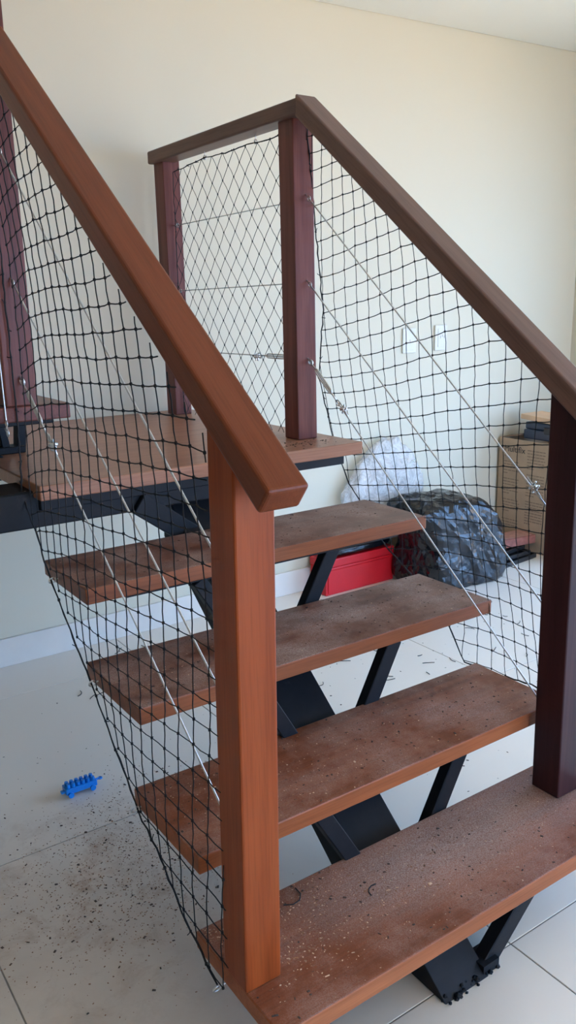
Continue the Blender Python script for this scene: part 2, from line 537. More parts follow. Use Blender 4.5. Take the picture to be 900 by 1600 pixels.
# door and window frames
def frame(name, bm, label):
    o = kind(finish(name, bm, M['frame_alu']), 'structure')
    o['label'] = label
bm = bmesh.new()
for y in (DOOR[0], DOOR[1] - 0.05):
    add_box(bm, WX1 + 0.04, WX1 + 0.10, y, y + 0.05, 0, DOOR[3])
add_box(bm, WX1 + 0.04, WX1 + 0.10, DOOR[0], DOOR[1], DOOR[3] - 0.05, DOOR[3])
frame('door_1', bm, 'grey aluminium frame of the open sliding door')
bm = bmesh.new()
for x in (WIN[0], WIN[1] - 0.05):
    add_box(bm, x, x + 0.05, WY0 - 0.10, WY0 - 0.04, WIN[2], WIN[3])
for z in (WIN[3] - 0.05,):
    add_box(bm, WIN[0], WIN[1], WY0 - 0.10, WY0 - 0.04, z, z + 0.05)
frame('door_2', bm, 'grey aluminium frame of the open doorway opposite the stairs')

# ------------------------------------------------------------------ staircase
st = thing('staircase', 'dark hardwood open staircase on a black steel stringer, turning left at a landing', 'staircase', (0.5, 0.05, 0))
TH = 0.037
# x0, x1, y0, y1, top
TREADS = [(-0.004, 1.006, 0.002, 0.285, 0.184), (-0.006, 1.004, 0.254, 0.529, 0.361),
          (0.000, 1.011, 0.487, 0.764, 0.554), (0.002, 1.009, 0.735, 1.005, 0.732)]
names = ['bottom step coated in pale sawdust', 'second step with sawdust', 'third step with shavings', 'fourth step below the landing']
EYES = [(0.186, 0.133), (0.498, 0.326), (0.699, 0.525), (0.912, 0.702)]

def screw_eye(parent, c, direction, normal, r=0.008, w=0.0017, shank=0.014):
    bm = bmesh.new()
    d = Vector(direction).normalized()
    cen = Vector(c)
    tube(bm, [cen - d * (r + shank), cen - d * r], w, 6)
    tube(bm, ring_pts(cen, r, normal, 14, 0.0, 2 * math.pi * 0.92), w, 6)
    return finish('screw_eye', bm, M['zinc'], parent, True)

tread_objs = []
for i, (x0, x1, y0, y1, z) in enumerate(TREADS):
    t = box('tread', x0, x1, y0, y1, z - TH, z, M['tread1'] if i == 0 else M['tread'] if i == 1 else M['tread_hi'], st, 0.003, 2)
    t['label'] = names[i]
    tread_objs.append(t)
    ey, ez = EYES[i]
    screw_eye(t, (x0 - 0.013, ey, ez + 0.006), (-1, 0, -0.15), (0, 1, 0.4))
LZ = 0.913
land = box('landing', 0.008, 0.999, 1.003, 2.121, LZ - TH, LZ, M['landing'], st, 0.003, 2)
land['label'] = 'wide wooden landing board at the turn'
screw_eye(land, (-0.006, 1.074, 0.884), (-1, 0, -0.15), (0, 1, 0.4))
T6Z = 1.098
t6 = box('tread', -0.175, 0.119, 1.058, 2.09, T6Z - TH, T6Z, M['tread6'], st, 0.003, 2)
t6['label'] = 'first step of the upper flight above the landing'
screw_eye(t6, (-0.040, 1.047, 1.040), (0, -1, -0.4), (1, 0, 0))

# sloping box stringer
SX0, SX1, SLOPE, TOPC = 0.398, 0.535, 0.79, -0.084
def ztop(y): return SLOPE * y + TOPC
zb = 0.145
str_poly = [(0.107, 0.0), ((zb - TOPC) / SLOPE, 0.0), (1.16, ztop(1.16) - zb), (1.16, 0.872), (1.135, ztop(1.135))]
stringer = prism('stringer', str_poly, 'x', SX0, SX1, M['steel'], st, 0.003)
stringer['label'] = 'black steel box stringer under the treads'
# welded foot plate and weld blobs
bm = bmesh.new()
add_box(bm, 0.500, 0.545, 0.024, 0.074, 0.0, 0.022)
for k in range(30):
    a = random.random()
    c = Vector((0.390 + 0.155 * a, 0.022 + random.uniform(-0.008, 0.010), 0.003 + random.uniform(-0.002, 0.006)))
    r = bmesh.ops.create_icosphere(bm, subdivisions=1, radius=random.uniform(0.003, 0.0075))
    for q in r['verts']:
        q.co = c + Vector((q.co.x, q.co.y, q.co.z * 0.7)) * random.uniform(0.8, 1.2)
finish('weld_beads', bm, M['steel'], stringer)
prism('foot', [(0.018, 0.0), (0.26, 0.0), (0.26, 0.128), (0.176, 0.128)], 'x', 0.388, 0.510, M['steel'], stringer, 0.002)

def bar(name, p0, p1, width, depth, mat, parent, across=(0, 1, 0), bev=0.002):
    """rectangular bar between two points; `depth` is measured along `across`"""
    p0, p1 = Vector(p0), Vector(p1)
    d = (p1 - p0).normalized()
    a = Vector(across)
    a = (a - d * a.dot(d)).normalized()
    s = d.cross(a)
    bm = bmesh.new()
    vs = []
    for p in (p0, p1):
        for (i, j) in ((-1, -1), (1, -1), (1, 1), (-1, 1)):
            vs.append(bm.verts.new(p + s * (i * width / 2) + a * (j * depth / 2)))
    for f in ((0, 1, 2, 3), (7, 6, 5, 4), (0, 4, 5, 1), (1, 5, 6, 2), (2, 6, 7, 3), (3, 7, 4, 0)):
        bm.faces.new([vs[k] for k in f])
    if bev:
        bmesh.ops.recalc_face_normals(bm, faces=bm.faces)
        bmesh.ops.bevel(bm, geom=list(bm.edges), offset=bev, segments=1, affect='EDGES')
    return finish(name, bm, mat, parent)

for i, (x0, x1, y0, y1, z) in enumerate(TREADS):
    zu = z - TH
    ys = y0 + 0.048
    # flat frame under the board
    fr = box('tread_frame', x0 + 0.10, x1 - 0.085, y0 + 0.022, y1 - 0.05, zu - 0.012, zu - 0.0005, M['steel'], st, 0.002, 1)
    lowz = 0.004 if i == 0 else max(0.02, ztop(ys) - zb + 0.01)
    xr = 0.665 if i == 0 else 0.705
    xb = 0.528 if i == 0 else 0.545
    bar('strut', (xb, ys, lowz), (xr, ys, zu - 0.010), 0.042, 0.030, M['steel'], st)
    if i:
        bar('strut', (0.455, ys - 0.012, lowz + 0.02), (0.290, ys - 0.012, zu - 0.010), 0.036, 0.030, M['steel'], st)
# landing frame: tubes under the board, cross beam, diagonal
zu = LZ - TH
for y in (1.06, 1.50, 1.94):
    bar('landing_tube', (0.02, y, zu - 0.019), (0.960, y, zu - 0.019), 0.028, 0.032, M['steel'], st)
for x in (0.05, 0.93):
    bar('landing_tube', (x, 1.05, zu - 0.018), (x, 1.95, zu - 0.018), 0.030, 0.026, M['steel'], st)
bar('cross_beam', (-0.75, 1.125, 0.846), (0.52, 1.125, 0.846), 0.092, 0.14, M['steel'], st, (0, 1, 0), 0.004)
bar('strut', (0.455, 1.05, 0.690), (0.275, 1.05, 0.825), 0.060, 0.030, M['steel'], st)
bar('strut', (0.535, 1.05, 0.690), (0.715, 1.05, 0.842), 0.042, 0.030, M['steel'], st)
# bracket of the upper flight on the landing
bar('strut', (0.126, 1.53, 0.914), (0.140, 1.53, 1.058), 0.026, 0.040, M['steel'], st)
bar('strut', (0.084, 1.53, 0.930), (0.066, 1.53, 1.058), 0.022, 0.040, M['steel'], st)
bar('bracket_foot', (0.005, 1.53, 0.924), (0.136, 1.53, 0.924), 0.020, 0.060, M['steel'], st, (0, 1, 0), 0.002)
prism('stringer', [(0.060, 0.9135), (0.030, 0.936), (-0.168, 1.048), (-0.60, 1.37), (-0.60, 1.20), (-0.21, 0.9135)], 'y', 1.46, 1.60, M['steel'], st, 0.003)
box('tread_frame', -0.16, 0.085, 1.085, 2.06, T6Z - TH - 0.012, T6Z - TH - 0.0005, M['steel'], st, 0.002, 1)

# ------------------------------------------------------------------ railings
def rail_left_bottom(y): return 1.301 + 0.785 * (y - 0.359)
def rail_right_bottom(y): return 0.9565 + 0.775 * y
def sloped_rail(name, xa, xb, width, ya, yb, zbot, slope, perp, mat, parent, cut_top=None):
    """rail running along Y; square-cut lower end, plumb upper end"""
    c = 1 / math.hypot(1, slope)
    s = slope * c
    bm = bmesh.new()
    vs = []
    def ring(p_bot, p_top, x):
        return [bm.verts.new((x, p_bot[0], p_bot[1])), bm.verts.new((x + width, p_bot[0], p_bot[1])),
                bm.verts.new((x + width, p_top[0], p_top[1])), bm.verts.new((x, p_top[0], p_top[1]))]
    r0 = ring((ya, zbot(ya)), (ya - perp * s, zbot(ya) + perp * c), xa)
    r1 = ring((yb, zbot(yb)), (yb, zbot(yb) + perp / c), xb)
    bm.faces.new(r0)
    bm.faces.new(list(reversed(r1)))
    for k in range(4):
        bm.faces.new((r0[k], r1[k], r1[(k + 1) % 4], r0[(k + 1) % 4]))
    bmesh.ops.recalc_face_normals(bm, faces=bm.faces)
    bmesh.ops.bevel(bm, geom=list(bm.edges), offset=0.006, segments=3, affect='EDGES', profile=0.5)
    # straighten so that the grain follows the local Y axis
    org = Vector(((xa + xb + width) / 2, (ya + yb) / 2, zbot((ya + yb) / 2) + perp / 2 / c))
    rot = Matrix.Rotation(-math.atan(slope), 4, 'X')
    bmesh.ops.translate(bm, verts=bm.verts, vec=-org)
    bmesh.ops.transform(bm, matrix=rot, verts=bm.verts)
    me = bpy.data.meshes.new(name)
    bm.to_mesh(me)
    bm.free()
    o = link(name, me, mat, parent, org, (math.atan(slope), 0, 0))
    return o

def post(parent, x0, x1, y0, y1, z0, ztop_front, ztop_back, mat, lean=(0, 0)):
    """square newel with a top cut to the rail's slope"""
    bm = bmesh.new()
    lx, ly = lean
    b = [bm.verts.new(p) for p in ((x0, y0, z0), (x1, y0, z0), (x1, y1, z0), (x0, y1, z0))]
    t = [bm.verts.new(p) for p in ((x0 + lx, y0 + ly, ztop_front), (x1 + lx, y0 + ly, ztop_front), (x1 + lx, y1 + ly, ztop_back), (x0 + lx, y1 + ly, ztop_back))]
    bm.faces.new(list(reversed(b)))
    bm.faces.new(t)
    for k in range(4):
        bm.faces.new((b[k], b[(k + 1) % 4], t[(k + 1) % 4], t[k]))
    bmesh.ops.recalc_face_normals(bm, faces=bm.faces)
    bmesh.ops.bevel(bm, geom=[e for e in bm.edges], offset=0.0035, segments=2, affect='EDGES', profile=0.5)
    return finish('newel_post', bm, mat, parent)

rl = thing('railing', 'orange-brown wooden railing nearest the camera, on the left side of the steps', 'railing', (0.03, 0.14, 0.184))
pL = post(rl, -0.006, 0.066, 0.103, 0.177, 0.184, rail_left_bottom(0.103) + 0.004, rail_left_bottom(0.177) + 0.004, M['post_orange'], (0.009, -0.003))
pL['label'] = 'orange-brown front newel post'
hL = sloped_rail('handrail', -0.004, -0.030, 0.070, 0.026, 1.060, rail_left_bottom, 0.785, 0.047, M['rail_left'], rl)
pU = post(rl, -0.033, 0.042, 1.061, 1.136, T6Z, 2.30, 2.30, M['post_red'], (0.003, 0))
pU['label'] = 'red-brown upper newel post at the turn'

rr = thing('railing', 'dark brown wooden railing on the far right side of the steps and landing', 'railing', (0.92, 0.19, 0.184))
pR = post(rr, 0.884, 0.957, 0.154, 0.230, 0.184, rail_right_bottom(0.154) + 0.004, rail_right_bottom(0.230) + 0.004, M['post_plum'], (-0.008, 0.004))
pR['label'] = 'dark plum newel post on the bottom step'
hR = sloped_rail('handrail', 0.856, 0.846, 0.073, 0.030, 1.116, rail_right_bottom, 0.775, 0.047, M['rail_right'], rr)
pM = post(rr, 0.866, 0.938, 1.150, 1.224, LZ, 1.834, 1.834, M['post_red'], (-0.004, 0))
pM['label'] = 'newel post at the front of the landing'
pF = post(rr, 0.866, 0.934, 1.962, 2.036, LZ, 1.834, 1.834, M['post_red'], (0.0, 0.006))
pF['label'] = 'newel post next to the back wall'
hT = box('handrail', 0.846, 0.919, 1.106, 2.050, 1.826, 1.870, M['rail_right'], rr, 0.006, 3)
hT['label'] = 'level handrail over the landing'

def hook_eye(parent, c, ddir):
    bm = bmesh.new()
    d = Vector(ddir).normalized()
    tube(bm, [Vector(c) - d * 0.012, Vector(c) + d * 0.010], 0.0016, 6)
    tube(bm, ring_pts(Vector(c) + d * 0.016, 0.007, (1, 0, 0), 12), 0.0016, 6)
    return finish('eye_bolt', bm, M['zinc'], parent, True)

def turnbuckle(parent, a, b):
    a, b = Vector(a), Vector(b)
    d = (b - a).normalized()
    s = d.cross(Vector((1, 0, 0))).normalized()
    L = (b - a).length
    bm = bmesh.new()
    for k in (-1, 1):
        tube(bm, [a + d * 0.18 * L + s * 0.002 * k, a + d * 0.22 * L + s * 0.006 * k, a + d * 0.72 * L + s * 0.006 * k, a + d * 0.76 * L + s * 0.002 * k], 0.0027, 6)
    tube(bm, [a, a + d * 0.45 * L], 0.0024, 6)
    tube(bm, [a + d * 0.62 * L, b - d * 0.012], 0.0024, 6)
    tube(bm, ring_pts(b, 0.0085, (1, 0, 0.2), 12), 0.0022, 6)
    tube(bm, ring_pts(a, 0.0075, (1, 0.4, 0.2), 12), 0.0022, 6)
    return finish('turnbuckle', bm, M['zinc'], parent, True)

def clamp(parent, c, d):
    c, d = Vector(c), Vector(d).normalized()
    s = d.cross(Vector((1, 0, 0))).normalized()
    bm = bmesh.new()
    for k in (-0.006, 0.006):
        tube(bm, ring_pts(c + d * k, 0.0062, d, 10), 0.0019, 6)
    add_box(bm, -0.009, 0.009, -0.005, 0.005, -0.004, 0.004, Matrix.Translation(c + s * 0.006))
    for k in (-1, 1):
        tube(bm, [c + s * 0.006 + d * 0.006 * k, c + s * 0.018 + d * 0.006 * k], 0.0026, 6)
    # loose end of the cable beyond the clamp
    tube(bm, [c - d * 0.030 + s * 0.008, c + s * 0.005, c + d * 0.028 + s * 0.003], 0.0019, 6)
    return finish('cable_clamp', bm, M['zinc'], parent, True)

def cable(parent, a, b, tb=None, cl=None, r=0.0021, sag=0.0):
    a, b = Vector(a), Vector(b)
    bm = bmesh.new()
    pts = [a.lerp(b, t / 12) + Vector((0, 0, -sag * 4 * (t / 12) * (1 - t / 12))) for t in range(13)]
    tube(bm, pts, r, 8)
    o = finish('steel_cable', bm, M['cable'], parent, True)
    d = (b - a).normalized()
    hook_eye(o, a, d)
    hook_eye(o, b, -d)
    if tb:
        turnbuckle(o, a.lerp(b, 0.012), a.lerp(b, tb))
        clamp(o, a.lerp(b, tb + 0.025), d)
    if cl:
        clamp(o, a.lerp(b, cl), d)
    return o
xw = 0.035
for za, zb_, tb in ((1.664, 0.898, None), (1.388, 0.655, None), (1.165, 0.416, 0.165)):
    cable(rl, (xw - 0.03, 1.058, za + 0.0), (xw, 0.180, zb_), tb)
xw = 0.915
for za, zb_, tb, cl in ((1.624, 0.845, None, 0.93), (1.384, 0.617, None, None), (1.157, 0.380, 0.155, None)):
    cable(rr, (xw - 0.01, 1.147, za), (xw, 0.233, zb_), tb, cl)
for z, tb in ((1.612, None), (1.380, None), (1.160, 0.25)):
    cable(rr, (0.900, 1.227, z), (0.900, 1.958, z - 0.004), tb, None, 0.0019)
# short cable of the upper flight
cable(rl, (-0.035, 1.075, 1.30), (-0.040, 1.050, 1.046), None, None, 0.0019)

# ------------------------------------------------------------------ safety nets
def poly_eval(cy, s, t, deg=4):
    k, out = 0, 0.0
    for a in range(deg + 1):
        for b in range(deg + 1 - a):
            out += cy[k] * s ** a * t ** b
            k += 1
    return out

def inside(p, poly):
    x, y = p
    c = False
    n = len(poly)
    for i in range(n):
        (x1, y1), (x2, y2) = poly[i], poly[(i + 1) % n]
        if (y1 > y) != (y2 > y) and x < (x2 - x1) * (y - y1) / (y2 - y1) + x1:
            c = not c
    return c

def clip_segment(a, b, poly):
    """part of segment a-b inside poly when exactly one end is inside"""
    ia, ib = inside(a, poly), inside(b, poly)
    if ia and ib:
        return a, b
    if not ia and not ib:
        return None
    p, q = (a, b) if ia else (b, a)
    lo, hi = 0.0, 1.0
    for _ in range(18):
        m = (lo + hi) / 2
        if inside((p[0] + (q[0] - p[0]) * m, p[1] + (q[1] - p[1]) * m), poly):
            lo = m
        else:
            hi = m
    return p, (p[0] + (q[0] - p[0]) * lo, p[1] + (q[1] - p[1]) * lo)

def strand(bm, a, b, r, mid=None):
    pts = [a, b] if mid is None else [a, mid, b]
    tube(bm, pts, r, 4, False)

def knot(bm, c, r):
    q = bmesh.ops.create_icosphere(bm, subdivisions=1, radius=r)
    for v_ in q['verts']:
        v_.co = Vector((v_.co.x, v_.co.y * 0.9, v_.co.z * 1.35)) + c

def build_net(name, label, group, node, irange, jrange, poly, xof, r, edge, loc, jlim=99, ilim=99):
    root = thing(name, label, 'net', loc, group)
    nodes = {}
    for i in irange:
        for j in jrange:
            if j - i > jlim or i - j > ilim:
                continue
            y, z = node(i, j)
            nodes[(i, j)] = (y + random.uniform(-1, 1) * 0.0016, z + random.uniform(-1, 1) * 0.0022)
    bm = bmesh.new()
    bk = bmesh.new()
    def V3(p, dx=0.0):
        return Vector((xof(*p) + dx, p[0], p[1]))
    for (i, j), p in nodes.items():
        for (di, dj) in ((1, 0), (0, 1)):
            q = nodes.get((i + di, j + dj))
            if q is None:
                continue
            if abs(p[0] - q[0]) + abs(p[1] - q[1]) > 0.14:
                continue
            cs = clip_segment(p, q, poly)
            if cs is None:
                continue
            a, b = V3(cs[0]), V3(cs[1])
            L = (b - a).length
            if L < 0.004:
                continue
            mid = (a + b) / 2 + Vector((random.uniform(-1, 1), random.uniform(-1, 1), -0.6 if dj else random.uniform(-1, 1))) * 0.0016 * (L / 0.05)
            strand(bm, a, b, r, mid)
        if inside(p, poly):
            knot(bk, V3(p), r * 2.5)
    finish('net_mesh', bm, M['twine'], root)
    finish('knots', bk, M['twine'], root)['kind'] = 'stuff'
    be = bmesh.new()
    pts = []
    for k in range(len(edge) - 1):
        a, b = Vector(edge[k]), Vector(edge[k + 1])
        n = max(2, int((b - a).length / 0.02))
        for q in range(n):
            w = a.lerp(b, q / n)
            pts.append(V3((w.x, w.y)) + Vector((random.uniform(-1, 1), random.uniform(-1, 1), random.uniform(-1, 1))) * 0.0016)
    pts.append(V3(edge[-1]))
    tube(be, pts, [r * random.uniform(1.3, 2.0) for _ in pts], 6)
    for k in range(0, len(pts), 3):
        if random.random() < 0.55:
            knot(be, pts[k], r * random.uniform(2.2, 3.2))
            d = Vector((random.uniform(-1, 1), random.uniform(-1, 1), random.uniform(-1, 1))).normalized() * 0.010
            tube(be, [pts[k], pts[k] + d * 0.5, pts[k] + d + Vector((0, 0, 0.002))], r * 0.9, 4)
    finish('edge_cord', be, M['twine'], root)
    return root

CLY = (0.5182, -0.347, -0.0018, 0.0048, 0.0023, 0.0225, -0.0884, -0.0281, 0.0181, 0.1615, 0.0852, -0.1239, -0.0969, 0.2382, -0.1455)
CLZ = (0.9591, 0.0253, 0.006, 0.0006, -0.0093, -0.7019, 0.0407, 0.0103, -0.0114, -0.064, -0.0377, 0.053, 0.0041, -0.1217, 0.0609)
EDGE_L = [(1.052, 1.826), (1.052, 1.05), (1.065, 0.930), (1.072, 0.886), (0.996, 0.812), (0.932, 0.730), (0.905, 0.700), (0.843, 0.646),
          (0.699, 0.522), (0.622, 0.455), (0.495, 0.328), (0.415, 0.288), (0.305, 0.197), (0.186, 0.140)]
POLY_L = EDGE_L + [(0.148, 0.16), (0.148, rail_left_bottom(0.148)), (1.052, rail_left_bottom(1.052))]
build_net('safety_net', 'black knotted safety net stretched along the left railing nearest the camera', 'safety nets on the railings',
          lambda i, j: (poly_eval(CLY, (i - 15) / 15, (j - 7) / 7), poly_eval(CLZ, (i - 15) / 15, (j - 7) / 7)),
          range(-4, 34), range(-3, 18), POLY_L, lambda y, z: -0.014, 0.0012, EDGE_L, (-0.014, 0.6, 0.45), 5, 20)

CRY = (0.7112, -0.419, 0.004, -0.0032, -0.0011, 0.0058, 0.0885, -0.0203, 0.0005, -0.0989, 0.115, 0.1726, -0.064, -0.3475, 0.1739)
CRZ = (1.0733, 0.0858, 0.0013, -0.0097, 0.0023, -0.6923, -0.04, 0.0096, 0.0236, 0.043, -0.0839, -0.1242, 0.048, 0.1802, -0.1079)
EDGE_R = [(1.146, 1.840), (1.150, 1.71), (1.160, 1.30), (1.225, 1.09), (1.200, 0.990), (1.180, 0.903), (1.111, 0.762), (1.064, 0.720), (0.944, 0.597),
          (0.824, 0.536), (0.660, 0.425), (0.600, 0.327), (0.470, 0.345), (0.344, 0.366), (0.225, 0.375)]
POLY_R = EDGE_R + [(0.205, 0.40), (0.205, rail_right_bottom(0.205)), (1.146, rail_right_bottom(1.146))]
build_net('safety_net', 'black knotted safety net hung under the far right sloping handrail', 'safety nets on the railings',
          lambda i, j: (poly_eval(CRY, (i - 14) / 14, (j - 8) / 8), poly_eval(CRZ, (i - 14) / 14, (j - 8) / 8)),
          range(-4, 32), range(-3, 20), POLY_R, lambda y, z: 0.905 + 0.12 * (0.9565 + 0.775 * y - z), 0.0012, EDGE_R, (1.02, 0.7, 0.5), 2, 20)

# landing net: diamonds
dy_, dz_ = 0.070, 0.082
EDGE_T = [(1.955, 0.920), (1.952, 1.790), (1.86, 1.795), (1.72, 1.806), (1.58, 1.800), (1.45, 1.806), (1.34, 1.800), (1.228, 1.806)]
POLY_T = [(1.228, 0.920), (1.228, 1.804), (1.45, 1.804), (1.72, 1.804), (1.952, 1.790), (1.955, 0.920)]
def dnode(i, j):
    # rotate the square lattice by 45 degrees and stretch it
    u, v_ = (i - j), (i + j)
    z = 0.90 + v_ * dz_ / 2
    y = 1.25 + u * dy_ / 2 + 0.006 * math.sin(z * 9) 
    return y, z
net3 = build_net('safety_net', 'black diamond mesh safety net across the side of the landing', 'safety nets on the railings',
          dnode, range(-14, 38), range(-20, 32), POLY_T, lambda y, z: 0.897, 0.0011, EDGE_T, (0.897, 1.6, 0.913))
for y in (1.40, 1.72):
    bm = bmesh.new()
    tube(bm, [(0.900, y, 1.828), (0.899, y, 1.812)], 0.0016, 6)
    tube(bm, ring_pts((0.899, y, 1.806), 0.006, (1, 0.5, 0), 12, 0, 5.2), 0.0016, 6)
    finish('hook', bm, M['zinc'], net3, True)

# ------------------------------------------------------------------ wall outlets
for (x0, x1, z0, z1, lab, hole) in ((2.178, 2.262, 1.078, 1.196, 'white blank wall plate with a small centre hole, left of the socket', False),
                                    (2.392, 2.474, 1.082, 1.205, 'white wall socket plate with an open plug hole, right of the blank plate', True)):
    pl_ = thing('wall_outlet', lab, 'outlet', ((x0 + x1) / 2, WY1, (z0 + z1) / 2), 'outlets on the back wall')
    box('plate', x0, x1, WY1 - 0.011, WY1 - 0.0005, z0, z1, M['white_plastic'], pl_, 0.003, 2)
    cx, cz = (x0 + x1) / 2, (z0 + z1) / 2
    box('insert', cx - 0.024, cx + 0.024, WY1 - 0.0135, WY1 - 0.010, cz - 0.045, cz + 0.045, M['white_plastic'], pl_, 0.001, 1)
    bm = bmesh.new()
    if hole:
        for k in range(3):
            r = bmesh.ops.create_cone(bm, cap_ends=True, segments=12, radius1=0.0065, radius2=0.0065, depth=0.003)
            for q in r['verts']:
                q.co = Vector((cx + 0.004 + (k - 1) * 0.013, WY1 - 0.0138 + q.co.z, cz + 0.006 * (k == 1) + 0.004 + q.co.y))
    else:
        r = bmesh.ops.create_cone(bm, cap_ends=True, segments=12, radius1=0.0055, radius2=0.0055, depth=0.003)
        for q in r['verts']:
            q.co = Vector((cx, WY1 - 0.0138 + q.co.z, cz + q.co.y))
    finish('plug_hole' if hole else 'cable_hole', bm, M['dark_hole'], pl_)

# ------------------------------------------------------------------ things along the back wall
# red steel box
rb = thing('red_box', 'bright red steel box with a dark latch on its end, standing on the floor', 'box', (1.82, 2.05, 0))
RX0, RX1, RY0, RY1, RH = 1.600, 2.015, 1.985, 2.105, 0.172
box('body', RX0, RX1, RY0, RY1, 0.0, RH - 0.042, M['red'], rb, 0.004, 2)
box('lid', RX0 - 0.003, RX1 + 0.003, RY0 - 0.003, RY1 + 0.002, RH - 0.041, RH, M['red'], rb, 0.005, 2)
box('front_panel', RX0 + 0.012, RX1 - 0.012, RY0 - 0.004, RY0 + 0.002, 0.010, RH - 0.052, M['red'], rb, 0.002, 1)
lt = box('latch', RX0 - 0.010, RX0 + 0.002, 2.040, 2.066, RH - 0.062, RH - 0.030, M['latch'], rb, 0.003, 1)
bm = bmesh.new()
tube(bm, ring_pts((RX0 - 0.014, 2.053, RH - 0.052), 0.010, (1, 0, 0), 12), 0.0022, 6)
finish('latch_ring', bm, M['latch'], lt, True)

def lump(name, center, half, sq, seed, amp, mat, parent=None, sub=5, flat=0.0, shape=None, freq=1.6, zs=1.0, dec=0.6, smooth=True):
    """crumpled film bag: rounded box pushed about by ridged noise, sitting on its base"""
    bm = bmesh.new()
    bmesh.ops.create_icosphere(bm, subdivisions=sub, radius=1.0)
    off = Vector((seed * 3.1, seed * 1.7, seed * 0.9))
    for v_ in bm.verts:
        d = v_.co.normalized()
        k = (abs(d.x) ** sq + abs(d.y) ** sq + abs(d.z) ** sq) ** (-1 / sq)
        p = d * k
        h = 0.0
        f, a = freq, 1.0
        for _ in range(5):
            n_ = noise.noise(Vector((p.x * f + 0.5 * p.z * f, p.y * f, p.z * f * zs - 0.3 * p.x * f)) + off)
            h += a * (1 - 2.2 * abs(n_))
            f *= 1.9
            a *= dec
        p = p + d * (h - 0.6) * amp
        if shape:
            p = shape(p)
        v_.co = Vector(center) + Vector((p.x * half[0], p.y * half[1], p.z * half[2]))
        if v_.co.z < flat:
            v_.co.z = flat + 0.0005
    return finish(name, bm, mat, parent, smooth)

def bag_shape(p):
    # flat, tilted top with the front sagging forward to the floor
    q = p.copy()
    q.z -= 0.16 * max(0.0, q.x - 0.2)
    q.x -= 0.42 * max(0.0, q.z)
    if q.z < 0:
        q.x *= 1.0 + 0.10 * -q.z
        q.y *= 1.0 + 0.12 * -q.z
    return q
bag = lump('garbage_bag', (2.250, 1.838, 0.205), (0.238, 0.172, 0.222), 5.0, 3.0, 0.062, M['bag_black'], None, 5, 0.0, bag_shape, 1.8, 0.5, 0.62, False)
tag(bag, 'crumpled shiny black plastic garbage bag on the floor beside the red box', 'bag')
def sack_shape(p):
    q = p.copy()
    if q.z > 0.1:
        k = 1 - 0.42 * (q.z - 0.1)
        q.x = q.x * k + 0.16 * (q.z - 0.1)
        q.y *= k
    return q
cb = lump('clear_bag', (2.02, 2.066, 0.43), (0.235, 0.050, 0.242), 2.6, 8.0, 0.085, M['bag_clear'], None, 5, 0.226, sack_shape)
tag(cb, 'translucent whitish plastic bag slumped against the wall behind the black bag', 'bag')

bs = lump('plastic_sheet', (1.815, 2.045, 0.199), (0.205, 0.066, 0.025), 3.0, 11.0, 0.05, M['bag_black'], None, 4, 0.1735, None, 2.5)
tag(bs, 'folded black plastic sheet lying on top of the red box', 'plastic sheet')

# cardboard box
bx = thing('cardboard_box', 'tall brown cardboard box printed Multifix, against the wall behind the dark post', 'box', (3.10, 1.84, 0))
BX0, BX1, BY0, BY1, BH = 2.89, 3.30, 1.58, 2.108, 0.598
bm = bmesh.new()
tk = 0.006
add_box(bm, BX0, BX0 + tk, BY0, BY1, 0, BH)
add_box(bm, BX1 - tk, BX1, BY0, BY1, 0, BH)
add_box(bm, BX0 + tk, BX1 - tk, BY0, BY0 + tk, 0, BH)
add_box(bm, BX0 + tk, BX1 - tk, BY1 - tk, BY1, 0, BH)
add_box(bm, BX0 + tk, BX1 - tk, BY0 + tk, BY1 - tk, 0, tk)
finish('carton', bm, M['card'], bx)
bar('flap', (BX0 + 0.13, BY1 - 0.012, BH + 0.002), (BX0 + 0.13, BY1 - 0.115, BH + 0.020), 0.24, 0.004, M['card_in'], bx, (0, 0, 1), 0)
bar('flap', (BX1 - 0.003, (BY0 + BY1) / 2, BH), (BX1 + 0.11, (BY0 + BY1) / 2, BH - 0.10), 0.50, 0.005, M['card'], bx, (1, 0, 1), 0)
# lettering on the side facing the room
cu = bpy.data.curves.new('lettering', 'FONT')
cu.body = 'Multifix'
cu.size = 0.047
cu.extrude = 0.0004
tmp = bpy.data.objects.new('lettering', cu)
COL.objects.link(tmp)
bpy.context.view_layer.update()
me = bpy.data.meshes.new_from_object(tmp.evaluated_get(bpy.context.evaluated_depsgraph_get()))
bpy.data.objects.remove(tmp)
mt = Matrix(((0, 0, -1, BX0 - 0.0008), (-1, 0, 0, 2.072), (0, 1, 0, 0.527), (0, 0, 0, 1)))
me.transform(mt)
bm = bmesh.new()
bm.from_mesh(me)
tx = finish('lettering', bm, M['ink'], bx)
tx['label'] = 'bold black brand lettering'
bm = bmesh.new()
for (ya, yb, za, n, gap) in ((2.07, 1.955, 0.500, 1, 0.02), (2.07, 1.965, 0.470, 5, 0.016), (2.07, 1.965, 0.375, 6, 0.016), (2.07, 1.955, 0.26, 5, 0.016),
                             (1.915, 1.80, 0.545, 7, 0.016), (1.915, 1.80, 0.415, 8, 0.016), (1.915, 1.80, 0.27, 9, 0.015), (2.07, 1.96, 0.15, 4, 0.016)):
    for k in range(n):
        z = za - k * gap
        y = ya
        while y > yb + 0.004:
            w = random.uniform(0.008, 0.028)
            y2 = max(yb, y - w)
            if k == n - 1 and y2 < (ya + yb) / 2:
                break
            add_box(bm, BX0 - 0.0007, BX0 + 0.001, y2, y, z, z + 0.0055)
            y = y2 - 0.004
finish('printed_text', bm, M['fade_ink'], bx)['kind'] = 'stuff'
